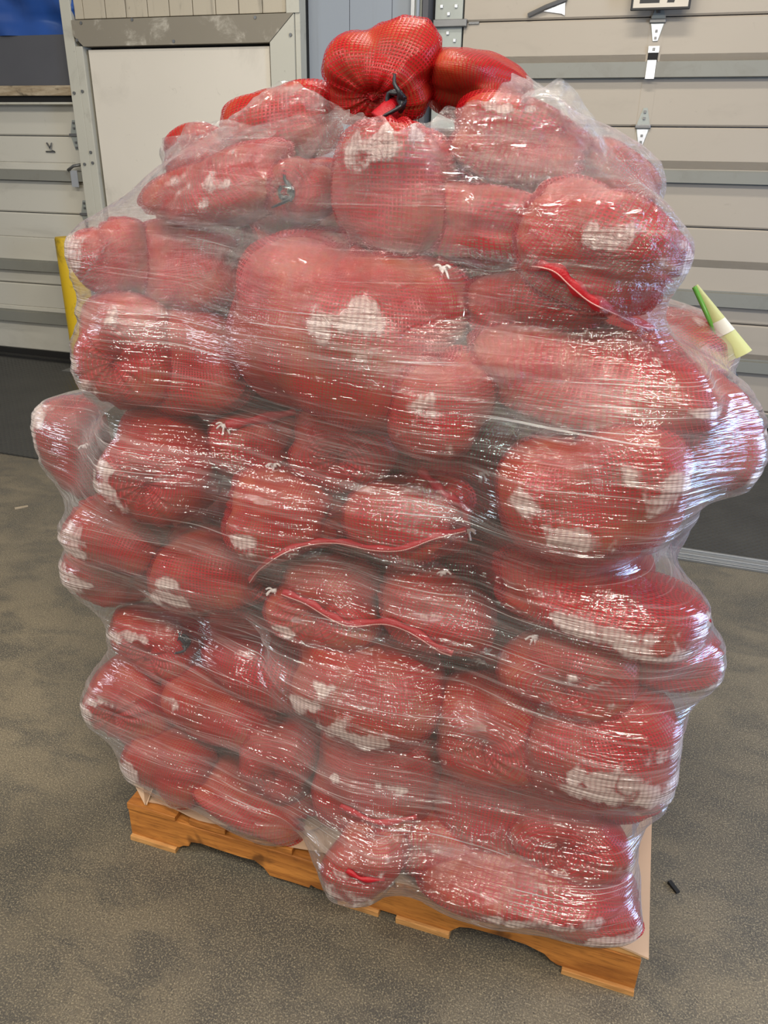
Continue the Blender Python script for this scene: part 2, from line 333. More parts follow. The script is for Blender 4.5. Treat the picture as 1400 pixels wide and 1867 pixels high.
# door_1
d1 = empty('door_1', W((-4.2, 0, 0))); tag(d1, 'pale sectional dock door at the left behind the yellow bollard', kind='structure')
sl = [2.25, 1.707, 1.160, 0.610, 0.055]
for a, b in zip(sl[:-1], sl[1:]): section(-6.4, -2.95, b, a, 'doorl', d1, [b + (a - b) * 0.66])
for z0, z1 in ((1.402, 1.461), (0.724, 0.789), (0.305, 0.379)): rail(-6.4, -2.98, z0, z1, d1)
wb(-6.4, -2.95, 0.0, 0.055, 0.0, 0.05, 'black', 'bottom_seal', d1)
wb(-3.205, -3.135, 0.06, 2.2, 0.036, 0.0385, 'doorl', 'stile', d1)
for z in (1.715, 1.165, 0.61): hinge(-3.17, z, d1, False)
wb(-3.215, -3.155, 1.36, 1.475, 0.090, 0.098, 'chrome', 'rail_strap', d1)
MB().tube([W((-3.23, 0.10, 1.475)), W((-3.17, 0.11, 1.505)), W((-3.11, 0.10, 1.515))], 0.011).build('latch_bar', MT['bolt'], d1, True)
MB().tube([W((-3.43, 0.045, 1.66)), W((-3.405, 0.05, 1.625)), W((-3.385, 0.05, 1.66)), W((-3.40, 0.05, 1.615)), W((-3.37, 0.045, 1.60)), W((-3.45, 0.04, 1.60))], 0.006).build('wire_hook', MT['bolt'], d1, True)
# header sheet, wooden lip and tarpaulin over the left door
hs = wb(-6.4, -2.96, 2.03, 2.345, 0.06, 0.12, 'slate', 'trim_1'); tag(hs, 'slate grey header sheet above the left door', kind='structure')
ls = wb(-6.4, -2.96, 1.965, 2.03, 0.06, 0.16, 'sill', 'trim_2', bevel=0.004); tag(ls, 'weathered wooden lip under the grey header sheet', kind='structure')
lb = wb(-6.4, -2.96, 1.925, 1.965, 0.04, 0.13, 'black', 'trim_3'); tag(lb, 'black rubber strip under the wooden lip', kind='structure')
wt = wb(-6.4, -2.96, 1.912, 1.925, 0.04, 0.14, 'frame', 'trim_4'); tag(wt, 'thin pale strip over the left dock door', kind='structure')
V = []; F = []; nx, nz = 60, 24
for side in (0.0, -0.006):
    for j in range(nz):
        for i in range(nx):
            x = -6.4 + 3.44 * i / (nx - 1); z = 2.345 + 0.75 * j / (nz - 1)
            fold = 0.03 * math.sin((x * 1.0 + (z - 2.3) * 2.6) * 7.0) + 0.018 * math.sin(x * 19 + z * 11) + 0.02 * (1 if z > 2.46 else 0)
            V.append((x, 0.10 + fold + side, z))
for s_ in (0, 1):
    for j in range(nz - 1):
        for i in range(nx - 1):
            a = s_ * nx * nz + j * nx + i; F.append((a, a + 1, a + nx + 1, a + nx) if s_ else (a, a + nx, a + nx + 1, a + 1))
tp = MB().add(V, F).xf(W).build('tarpaulin', MT['tarp'], None, True); tag(tp, 'shiny blue tarpaulin hanging above the grey header sheet, top left', 'tarpaulin')

# framed hatch between the doors
d3 = empty('door_3', W((-2.2, 0, 0))); tag(d3, 'cream hatch in a dirty cream frame between the two dock doors', kind='structure')
wb(-3.06, -2.978, 0.0, 3.2, 0.0, 0.17, 'frame', 'side_board', d3, bevel=0.003)
wb(-3.06, -1.30, 0.0, 3.2, -0.015, 0.07, 'black', 'backing', d3)
wb(-2.978, -2.92, 0.0, 2.265, 0.07, 0.17, 'frame', 'frame_left', d3, bevel=0.003)
prismw([(-2.978, 2.418), (-1.339, 2.418), (-1.511, 2.262), (-2.905, 2.262), (-2.978, 2.33)], 0.07, 0.176, 'header', 'frame_head', d3)
prismw([(-1.337, 2.416), (-1.337, 0.0), (-1.507, 0.0), (-1.507, 2.262)], 0.07, 0.172, 'frame', 'frame_right', d3)
wb(-2.895, -1.525, 0.02, 2.245, 0.07, 0.145, 'cream', 'hatch_panel', d3, bevel=0.004)
xs = [-2.965, -2.89, -2.715, -2.559, -2.393, -2.230, -2.057, -1.890, -1.727, -1.562, -1.396]
for a, b in zip(xs[:-1], xs[1:]): wb(a + 0.003, b - 0.003, 2.426, 3.2, 0.07, 0.15 + random.uniform(0, 0.006), 'plank', 'plank', d3, bevel=0.003)
wb(-1.388, -1.300, 2.42, 3.2, 0.07, 0.17, 'frame', 'side_board', d3); wb(-1.333, -1.300, 0.0, 2.42, 0.07, 0.16, 'frame', 'edge_strip', d3)
for x, z in ((-3.03, 1.98), (-2.96, 1.99), (-3.02, 1.52), (-2.95, 1.53), (-2.955, 1.60), (-2.95, 2.30), (-1.42, 1.9), (-1.36, 2.3), (-2.9, 2.4), (-2.2, 2.28), (-1.6, 2.4), (-2.5, 2.41)):
    MB().tube([W((x, 0.165, z)), W((x, 0.181, z))], 0.010, 8).build('screw', MT['bolt'], d3)
for i, (a, b) in enumerate(((-1.298, -1.02), (-1.016, -0.74), (-0.736, -0.60))):
    o = wb(a, b, 0.0, 3.2, -0.02, 0.03, 'bluegrey', 'wall_panel', bpy.data.objects['wall_back'])
t5 = wb(-0.598, -0.575, 0.0, 3.2, -0.02, 0.09, 'alu', 'trim_5'); tag(t5, 'thin bright metal corner strip beside the right door', kind='structure')
t6 = empty('trim_6', W((-0.52, 0, 0))); tag(t6, 'vertical grey door track beside the right dock door', kind='structure')
wb(-0.570, -0.525, 0.0, 3.2, -0.02, 0.10, 'galv', 'track_channel', t6, bevel=0.003); wb(-0.510, -0.475, 0.0, 3.2, -0.02, 0.14, 'slate', 'track_flange', t6)
MB().tube([W((-0.545, 0.12, 0.0)), W((-0.545, 0.12, 3.2))], 0.012, 8).build('conduit', MT['bluegrey'], t6, True)

# dock number sign
sg = empty('dock_sign', W((0.866, 0.06, 2.37))); tag(sg, 'white dock number sign with black border above the centre hinges', 'sign')
sgz = 2.376
wb(0.706, 1.024, sgz, sgz + 0.24, 0.150, 0.158, 'signk', 'border', sg, bevel=0.006)
wb(0.718, 1.012, sgz + 0.012, sgz + 0.228, 0.158, 0.161, 'signw', 'face', sg, bevel=0.002)
for x in (0.80, 0.93): wb(x - 0.01, x + 0.01, sgz + 0.10, sgz + 0.12, 0.036, 0.150, 'bolt', 'bracket', sg)
g2 = [(0.752, 0.034), (0.858, 0.034), (0.858, 0.066), (0.803, 0.066), (0.850, 0.118), (0.858, 0.142), (0.856, 0.170), (0.842, 0.192), (0.820, 0.202), (0.790, 0.202), (0.768, 0.192), (0.755, 0.170), (0.753, 0.148), (0.787, 0.148), (0.790, 0.163), (0.800, 0.171), (0.812, 0.171), (0.822, 0.160), (0.822, 0.140), (0.812, 0.124), (0.752, 0.060)]
g7 = [(0.898, 0.034), (0.936, 0.034), (0.946, 0.085), (0.960, 0.130), (0.980, 0.172), (0.980, 0.202), (0.876, 0.202), (0.876, 0.170), (0.940, 0.170), (0.922, 0.130), (0.907, 0.085)]
for gl in (g2, g7): prismw([(x, z + sgz) for x, z in gl], 0.161, 0.1625, 'signk', 'numeral', sg)
# torn bracket on the right door
tb = empty('torn_bracket', W((0.22, 0.04, 2.40))); tag(tb, 'small torn metal bracket with a dark bar, left of the dock sign', 'bracket')
MB().tube([W((0.115, 0.05, 2.385)), W((0.22, 0.06, 2.425)), W((0.335, 0.055, 2.462))], 0.012, 6).build('bar', MT['bolt'], tb)
prismw([(0.20, 2.405), (0.325, 2.445), (0.33, 2.38), (0.31, 2.39)], 0.038, 0.045, 'chrome', 'plate', tb)

# bollard
bo = empty('bollard', W((-3.16, 0.27, 0))); tag(bo, 'yellow bollard with chipped black patches in front of the left dock door', 'bollard')
MB().tube([W((-3.17, 0.27, z)) for z in (0, 0.3, 0.6, 1.0, 1.015)], 0.104, 24, lambda t: 1.0 if t < 0.99 else 0.96).build('post', MT['yellow'], bo, True)
mo = bo.children[0].modifiers.new('edge', 'EDGE_SPLIT'); mo.split_angle = 0.9
MB().box(-3.31, -3.03, 0.13, 0.41, 0.0, 0.012).xf(W).build('base_plate', MT['bolt'], bo)

# dock levellers
for nm, x0, x1, lab in (('dock_leveler', -5.2, -1.45, 'dark tread steel dock leveller plate in front of the left door'), ('dock_leveler', 0.45, 3.9, 'dark tread steel dock leveller plate in front of the right door')):
    e = empty(nm, ((x0 + x1) / 2, 3.1, 0)); tag(e, lab, 'dock plate')
    MB().box(x0, x1, 2.20 if x0 > 0 else 2.10, 4.02, 0.0, 0.010).build('tread_plate', MT['tread'], e)
    MB().box(x0, x1, 3.995, 4.06, 0.010, 0.026).build('rear_hinge', MT['black'], e)
    if x0 < 0: MB().box(-2.30, -2.16, 2.42, 2.435, 0.010, 0.013).build('slot', MT['black'], e)
ts = empty('threshold_strip', (2.1, 2.145, 0)); tag(ts, 'ribbed aluminium threshold strip along the edge of the right dock plate', 'threshold')
MB().box(0.45, 3.9, 2.095, 2.20, 0.0, 0.012).build('strip', MT['alu'], ts, bevel=0.002)
for y in (2.105, 2.140, 2.188): MB().box(0.45, 3.9, y - 0.006, y + 0.006, 0.012, 0.019).build('rib', MT['alu'], ts, bevel=0.002)
for i, (x, y, a, l, lab) in enumerate(((-1.71, 1.53, 0.9, 0.06, 'small pale wood splinter on the concrete, left of the stack'), (1.30, 0.30, -0.9, 0.032, 'small dark splinter on the concrete by the right pallet corner'))):
    o = MB().prism([(-l / 2, 0), (l / 2, 0.001), (l / 2, 0.006), (-l / 2, 0.008)], -0.005, 0.005).build('wood_splinter', MT['sill'] if i == 0 else MT['black']); o.location = (x, y, 0); o.rotation_euler = (0, 0, a); tag(o, lab, 'debris')

# ------------------------------------------------------------------ pallet and cardboard
pal = empty('wooden_pallet', (0.61, 0.5, 0)); tag(pal, 'notched orange pine pallet under the wrapped red sacks', 'pallet')
random.seed(4)
ZS0, ZS1 = 0.015, 0.104
def stringer(y0, y1, rough):
    r = (lambda a: random.uniform(-a, a)) if rough else (lambda a: 0)
    pts = [(0, ZS0), (0.135, ZS0), (0.150, 0.026), (0.165, 0.030), (0.172, 0.046), (0.20, 0.052), (0.25, 0.051 + r(.003)), (0.31, 0.048), (0.345, 0.050), (0.368, 0.036), (0.381, 0.018), (0.383, ZS0)]
    if rough: pts += [(0.44, ZS0 + .001), (0.485, ZS0), (0.49, 0.026), (0.503, 0.021), (0.55, 0.019), (0.56, ZS0)]
    pts += [(0.825, ZS0), (0.832, 0.024), (0.845, 0.038), (0.870, 0.046), (0.93, 0.049), (0.99, 0.047), (1.030, 0.036), (1.045, 0.022), (1.060, ZS0), (1.219, ZS0), (1.219, ZS1)]
    if rough: pts += [(1.05, ZS1), (0.9, ZS1 - 0.003), (0.72, ZS1), (0.70, ZS1 - 0.006), (0.6, ZS1 - 0.002), (0.35, ZS1), (0.2, ZS1 - 0.004), (0.10, ZS1)]
    pts += [(0, ZS1)]
    return MB().prism(pts, y0, y1).build('stringer', MT['pallet'], pal, bevel=0.0015)
stringer(0.0, 0.04, True); stringer(0.48, 0.52, False); stringer(0.975, 1.015, False)
for i, x in enumerate((0.0, 0.17, 0.345, 0.52, 0.695, 0.87, 1.08)):
    MB().box(x + 0.002, x + (0.137 if i in (0, 6) else 0.10), -0.006 + random.uniform(0, 0.012), 1.016, ZS1, ZS1 + 0.016, 0.0012).build('deck_board', MT['pallet2'] if i == 6 else MT['pallet'], pal, bevel=0.0015)
for x0, x1 in ((0.0, 0.13), (0.56, 0.66), (0.70, 0.825), (1.07, 1.219)):
    MB().box(x0, x1, -0.008, 1.018, 0.0, ZS0, 0.0008).build('bottom_board', MT['pallet2'], pal, bevel=0.001)
cs = empty('cardboard_sheet', (0.6, 0.5, 0.12)); tag(cs, 'tan cardboard sheet between the pallet and the lowest sacks', 'cardboard')
ZC = ZS1 + 0.0165
V = []; F = []; nx, ny = 40, 30
for side in (0.005, 0.0):
    for j in range(ny):
        for i in range(nx):
            x = 0.045 + 1.185 * i / (nx - 1); y = 0.0 + 1.0 * j / (ny - 1)
            if j == 0: y += 0.006 * math.sin(i * 0.9) + (0.012 if i < 20 else -0.006)
            V.append((x, y, ZC + side + 0.0015 * math.sin(x * 23 + y * 9) + 0.0015))
n = nx * ny
for s_ in (0, 1):
    for j in range(ny - 1):
        for i in range(nx - 1):
            a = s_ * n + j * nx + i; F.append((a, a + 1, a + nx + 1, a + nx) if s_ == 0 else (a, a + nx, a + nx + 1, a + 1))
rim = [i for i in range(nx)] + [j * nx + nx - 1 for j in range(1, ny)] + [(ny - 1) * nx + i for i in range(nx - 2, -1, -1)] + [j * nx for j in range(ny - 2, 0, -1)]
for a, b in zip(rim, rim[1:] + rim[:1]): F.append((a, a + n, b + n, b))
mesh('sheet', V, F, MT['card'], cs)
# turned-up corner at the left
V = [(-0.004, 0.05, ZC + .004), (0.052, 0.0, ZC + .006), (0.052, 0.12, ZC + .006), (-0.010, 0.03, 0.185), (0.030, 0.035, 0.215), (0.018, 0.10, 0.205), (0.052, 0.03, ZC + .03)]
V2 = [(x + 0.003, y + 0.003, z - 0.002) for x, y, z in V]
F = [(0, 1, 3), (1, 6, 4, 3), (3, 4, 5), (4, 6, 2, 5), (0, 3, 5, 2)]
mesh('turned_up_corner', V + V2, F + [tuple(i + 7 for i in f[::-1]) for f in F] + [(0, 7, 8, 1), (3, 10, 12, 5)], MT['card'], cs)

# ------------------------------------------------------------------ the sacks
GROUP = 'red mesh sacks stacked on the pallet'
NU, NV = 112, 72
allV = []; allF = []; off = 0
FWD = CF
PITCH = {11: 40}
def sack(px, py, wp, hp, tilt, yf, mode, nl, label, seed, depth=None, neck=None, pos=None, dims=None):
    """wp, hp: half width and half height of the sack's visible bulge; yf: y of its front; mode h: tied at its left and right ends, d: tied at front and back, v: tied top and bottom"""
    global off
    rnd = random.Random(seed * 7 + 3)
    if pos is None:
        P0 = at(px, py, yf + 0.1); dist = (P0 - CAM).dot(FWD); a = wp * dist / FPX; hh = hp * dist / FPX
        b = depth or min(0.17, max(0.075, 0.85 * (a + hh) / 2))
        C0 = at(px, py, yf + b); dist = (C0 - CAM).dot(FWD); a = wp * dist / FPX; hh = hp * dist / FPX
        v = (C0 - CAM).normalized(); sp = abs(v.z); cp = math.sqrt(1 - sp * sp)
        c = math.sqrt(max(hh * hh - (b * sp) ** 2 * 0.8, (0.62 * hh) ** 2)) / cp
        zmin = 0.133 + 1.02 * c
        if C0.z < zmin:
            d = ray(px, py); C0 = CAM + d * ((zmin - CAM.z) / d.z)
    else: C0 = Vector(pos); a, b, c = dims
    lumps = []
    for i in range(nl):
        for _ in range(60):
            if mode == 'd': q = Vector((rnd.uniform(-1, 1), rnd.uniform(-1, 0.5), rnd.uniform(-1, 1)))
            else: q = Vector((rnd.uniform(-1, 1), rnd.uniform(-0.9, 0.9), rnd.uniform(-0.9, 0.9)))
            if q.length < 1e-3: continue
            q = q.normalized() * rnd.uniform(0.42, 0.60)
            if all((q - o).length > 0.5 - 0.02 * _ * 0.5 for o, _r in lumps): break
        lumps.append((q, 1.04 - q.length - rnd.uniform(0, 0.12)))
    lumps.append((Vector((0, 0, 0)), 0.70))
    C = np.array([tuple(q) for q, r in lumps]); Rr = np.array([r for q, r in lumps])
    u = np.arange(NU + 1) / NU * 2 * math.pi; t = np.linspace(0.0, math.pi, NV)
    tt, uu = np.meshgrid(t, u, indexing='ij')
    ax, ra, rb = np.cos(tt), np.sin(tt) * np.cos(uu), np.sin(tt) * np.sin(uu)
    if mode == 'h': D = np.stack([ax, ra, rb], -1)
    elif mode == 'd': D = np.stack([ra, -ax, rb], -1)
    else: D = np.stack([ra, rb, ax], -1)
    h = D @ C.T + Rr
    def rad(p): return (np.maximum(h, 0.05) ** p).sum(-1) ** (1 / p) * (len(Rr) ** (-0.35 / p))
    box = (np.abs(D) ** 2.7).sum(-1) ** (-1 / 2.7)
    rn = rad(20.0) * box; rf = rad(40.0) * box * 0.955
    ph = rnd.uniform(0, 6.28); npl = rnd.randint(9, 14)
    pole = np.exp(-(np.minimum(tt, math.pi - tt) / 0.62) ** 2)
    pleat = np.abs(np.sin(uu * npl / 2 + ph + 0.5 * np.sin(uu * 2 + ph))) ** 0.7 - 0.5
    wr = 0.5 * np.sin(uu * 3 + tt * 5 + ph) * np.sin(uu * 5 - tt * 3 + ph * 2)
    dent = np.sin(D[..., 0] * 4.1 + ph) * np.sin(D[..., 1] * 3.7 + 2 * ph) * np.sin(D[..., 2] * 4.6 + 3 * ph)
    fold = np.abs(np.sin(uu * (npl * 0.5 + 1) + 1.7 * np.sin(tt * 2.3 + ph) + ph)) ** 6 * (0.35 + 0.65 * np.abs(np.cos(tt)))
    rn = rn * (1 + 0.10 * pole * pleat + 0.008 * wr + 0.036 * fold + 0.05 * dent)
    rf = rf * (1 + 0.05 * dent)
    for e in (0, 1):                       # gathered neck sucked in then standing out at each end
        te = tt if e == 0 else math.pi - tt
        rn = rn * (1 - (0.20 if mode != 'd' else 0.26) * np.exp(-(te / 0.30) ** 2)) + (0.16 if (e == 0 and neck) else 0.05) * np.exp(-(te / 0.09) ** 2)
        rf = rf * (1 - 0.30 * np.exp(-(te / 0.32) ** 2))
    rf = np.minimum(rf, rn * 0.968)
    sc = np.array([a, b, c]); ct, st = math.cos(math.radians(tilt)), math.sin(math.radians(tilt))
    pt = math.radians(PITCH.get(seed, 0)); cq, sq = math.cos(pt), math.sin(pt)
    def place(rr):
        X = D * rr[..., None]; X = np.stack([X[..., 0], X[..., 1] * cq - X[..., 2] * sq, X[..., 1] * sq + X[..., 2] * cq], -1) * sc
        x = X[..., 0] * ct - X[..., 2] * st; z = X[..., 0] * st + X[..., 2] * ct
        return np.stack([x, X[..., 1], z], -1)
    X = place(rn); fit = [max(abs(X[..., i].max()), abs(X[..., i].min())) for i in range(3)]
    f3 = 1.06 / (np.array(fit) / np.array([max(a * ct, c * abs(st)) , b, max(c * ct, a * abs(st))]))
    f3 = np.clip(f3, 0.8, 1.35); place0 = place
    def place(rr): return place0(rr) * f3
    root = empty('mesh_sack', C0); tag(root, label, 'sack', GROUP)
    res = {}
    for name, rr, mat in (('netting', rn, MT['net']), ('produce_fill', rf, MT['fill'])):
        Xp = place(rr); V = Xp.reshape(-1, 3)
        idx = np.arange(NV * (NU + 1)).reshape(NV, NU + 1)
        q = np.stack([idx[:-1, :-1], idx[:-1, 1:], idx[1:, 1:], idx[1:, :-1]], -1).reshape(-1, 4)
        me = bpy.data.meshes.new(name); me.vertices.add(len(V)); me.vertices.foreach_set('co', V.astype(np.float32).ravel())
        me.loops.add(q.size); me.loops.foreach_set('vertex_index', q.ravel().astype(np.int32))
        me.polygons.add(len(q)); me.polygons.foreach_set('loop_start', np.arange(0, q.size, 4, dtype=np.int32)); 
        me.polygons.foreach_set('use_smooth', np.ones(len(q), bool)); me.update(calc_edges=True)
        if name == 'netting':
            ring = {'h': b + c, 'd': a + c, 'v': a + b}[mode] * math.pi * 0.9; long = {'h': a, 'd': b, 'v': c}[mode]
            U = uu / (2 * math.pi) * round(ring / 0.0050); Vv = (tt / math.pi * (long * 1.2 + ring / math.pi * 0.8)) / 0.0050
            uvs = np.stack([U, Vv], -1).reshape(-1, 2)[q.ravel()]
            l = me.uv_layers.new(name='UVMap'); l.data.foreach_set('uv', uvs.astype(np.float32).ravel())
            W_ = V + np.array(C0); allV.append(W_); allF.append(q + off); off += len(V)
        me.materials.append(mat); o = bpy.data.objects.new(name, me); COL.objects.link(o); o.parent = root
    root['half'] = [a, b, c]
    return root

# px, py, half width, half height, tilt, y of front, mode, lumps, label
TABLE = [
 (699, 134, 102, 86, 0, 0.16, 'd', 6, 'bright red mesh sack at the very top, uncovered, gathered to a black knot'),
 (890, 164, 98, 64, -8, 0.20, 'h', 4, 'bright red mesh sack lying right of the topmost knotted sack'),
 (515, 220, 112, 66, 8, 0.20, 'h', 5, 'red mesh sack just below and left of the topmost one, under a loose plastic fold'),
 (372, 280, 80, 62, 30, 0.25, 'h', 4, 'hazy pink sack on the upper left shoulder of the stack'),
 (965, 268, 140, 88, -14, 0.10, 'h', 3, 'rounded sack right of centre in the top tier with a broad pale glare'),
 (705, 345, 118, 112, 0, 0.02, 'v', 5, 'sack in the middle of the top tier with three white clinging ribs'),
 (410, 350, 178, 84, 24, 0.05, 'h', 5, 'sloping sack at the upper left with a white clinging spot on its middle'),
 (545, 350, 80, 58, 16, 0.08, 'd', 4, 'small folded sack with a black tie below the topmost sacks'),
 (1120, 335, 118, 88, -30, 0.18, 'h', 4, 'hazy sack on the upper right shoulder of the stack'),
 (1085, 450, 172, 128, -22, -0.04, 'h', 7, 'large lumpy sack at the upper right with pale clinging patches and a sewn red hem'),
 (217, 478, 76, 80, 20, 0.05, 'v', 4, 'far left sack of the upper tier with white ribbed patches'),
 (350, 480, 120, 95, 10, 0.10, 'h', 4, 'recessed sack behind clear glaring film at the upper left'),
 (870, 405, 125, 66, -5, 0.06, 'h', 5, 'narrow sack in the crease above the sewn red hem'),
 (640, 605, 232, 172, -8, -0.06, 'v', 7, 'big central sack with open netting and a white clinging patch on its left'),
 (795, 745, 100, 112, 0, -0.085, 'v', 2, 'bulging lower right lobe of netting under the big central sack'),
 (960, 560, 150, 72, -5, 0.04, 'h', 4, 'dark recessed sack directly below the sewn red hem'),
 (248, 645, 98, 106, 10, -0.01, 'd', 5, 'left edge sack with a cloudy white patch shaped like a hand'),
 (370, 660, 110, 92, 0, 0.03, 'h', 4, 'red sack between the cloudy left edge sack and the big central one'),
 (1070, 680, 215, 92, -4, -0.03, 'h', 6, 'wide red sack on the right just under the crinkled clear gap'),
 (1075, 880, 165, 142, 12, -0.09, 'v', 6, 'large round sack on the right with two pale upright ribs'),
 (1292, 780, 100, 108, 6, 0.05, 'd', 5, 'outermost right sack bulging beyond all others with a blue white rim'),
 (142, 820, 56, 94, -6, 0.12, 'v', 4, 'outermost left sack with a white vertical band along its edge'),
 (310, 855, 122, 108, -6, -0.03, 'd', 3, 'round single lobed sack at mid left with visible square netting'),
 (525, 930, 118, 92, 0, -0.04, 'h', 3, 'orange red sack left of centre at mid height with fine curved netting'),
 (735, 945, 122, 82, 0, -0.02, 'h', 4, 'darker sack at the centre of the stack above a wavy red hem'),
 (640, 815, 105, 78, -10, 0.03, 'd', 3, 'dark brownish sack hidden deep under the big central one'),
 (470, 810, 90, 66, 0, 0.05, 'h', 3, 'small dim sack between the round mid left sack and the central lobe'),
 (225, 980, 100, 74, -18, 0.0, 'h', 4, 'sack at the left edge just below the round single lobed one'),
 (195, 1050, 78, 62, -10, 0.06, 'v', 3, 'smooth pinkish sack at the left edge, second bulge below mid height'),
 (385, 1030, 118, 72, 0, 0.0, 'h', 4, 'orange tinted sack left of centre below the round mid left one'),
 (1090, 1090, 190, 82, -6, -0.05, 'h', 6, 'long sack on the right below the big round one, white string at its left end'),
 (600, 1095, 108, 78, 0, -0.02, 'd', 3, 'dull brown red sack above the lower wavy hem, left of centre'),
 (800, 1110, 112, 84, -16, -0.01, 'h', 4, 'sack with an orange lump at the right end of the lower wavy hem'),
 (1190, 1185, 130, 62, 8, 0.03, 'h', 4, 'slim sack poking out to the right below the long one'),
 (1040, 1215, 125, 82, 0, -0.04, 'd', 4, 'orange red sack inward of the slim right one'),
 (680, 1225, 142, 108, -6, -0.05, 'v', 5, 'central sack of the lower half with a fan shaped white patch at its bottom'),
 (300, 1165, 92, 62, -10, 0.06, 'd', 4, 'creased sack at the left gathered in a black tie'),
 (470, 1200, 130, 78, -6, 0.04, 'h', 4, 'dark recessed sack right of the black tied one'),
 (245, 1265, 92, 78, -12, 0.02, 'd', 4, 'bulging left edge sack of the lower third'),
 (400, 1290, 112, 74, -10, 0.0, 'h', 4, 'red sack beside the bulging left edge sack of the lower third'),
 (1080, 1340, 150, 122, 16, -0.06, 'v', 6, 'large glowing orange red sack at the lower right'),
 (895, 1320, 112, 92, 0, -0.02, 'd', 4, 'dim sack between the lower central sack and the glowing lower right one'),
 (680, 1400, 122, 108, 0, -0.05, 'v', 4, 'egg shaped sack at the bottom centre with a pale band along its base'),
 (520, 1385, 72, 82, -6, 0.0, 'd', 3, 'small ringed sack left of the egg shaped bottom centre one'),
 (320, 1375, 84, 66, -14, 0.04, 'h', 4, 'lowest left sack but one, close to the turned up cardboard'),
 (462, 1442, 124, 46, -24, 0.05, 'h', 4, 'flat pinkish sack lying on the cardboard at the bottom left'),
 (885, 1455, 112, 82, 0, 0.02, 'h', 4, 'dark sack in the gap right of the egg shaped one'),
 (1140, 1430, 72, 58, 12, 0.06, 'h', 3, 'small sack poking out at the lower right edge'),
 (1035, 1500, 112, 84, 6, 0.0, 'd', 4, 'glossy sack at the bottom right above the longest lowest one'),
 (955, 1592, 195, 52, 3, 0.03, 'h', 6, 'long low sack lying on the cardboard at the bottom right corner'),
 (668, 1558, 66, 60, -12, 0.02, 'v', 3, 'small orange red sack hanging over the front edge of the pallet'),
 (800, 1530, 88, 62, -6, 0.04, 'h', 3, 'dim sack behind the one hanging over the pallet edge'),
]
SK = []
for i, r in enumerate(TABLE):
    SK.append(sack(*r, seed=i + 11, neck=(i in (0, 7, 36)), depth=(0.17 if i in (13, 1) else None)))
# the far half of the load, seen only from the side
k = 0
rnd = random.Random(5)
for zi, z in enumerate((0.26, 0.50, 0.74, 0.98, 1.22, 1.44)):
    for y in (0.42, 0.80):
        for x in ((0.22, 0.61, 0.95) if y > 0.5 else (0.17, 0.60, 0.98)):
            k += 1
            if (z > 1.1 and x > 0.8 and y > 0.5) or z > 1.3 and (x > 0.8 or (y < 0.5 and x != 0.60)): continue
            nm = {0: 'bottom', 1: 'second', 2: 'third', 3: 'fourth', 4: 'fifth', 5: 'sixth'}[zi]
            sx = 'left' if x < 0.4 else 'right' if x > 0.8 else 'middle'
            sack(0, 0, 0, 0, rnd.uniform(-8, 8), 0, 'd' if (k % 2) else 'h', 4, 'red mesh sack in the %s tier, %s column, of the %s of the load' % (nm, sx, 'back' if y > 0.5 else 'core'), 100 + k,
                 pos=(x + rnd.uniform(-.02, .02), y, z), dims=(0.215, 0.19, 0.132))

for xx, yy, zz, lab in ((0.66, 0.42, 1.555, 'red mesh sack buried behind the topmost tier at its centre'), (0.33, 0.50, 1.50, 'red mesh sack buried behind the upper left shoulder')):
    k += 1; sack(0, 0, 0, 0, 4, 0, 'h', 4, lab, 100 + k, pos=(xx, yy, zz), dims=(0.19, 0.15, 0.085))
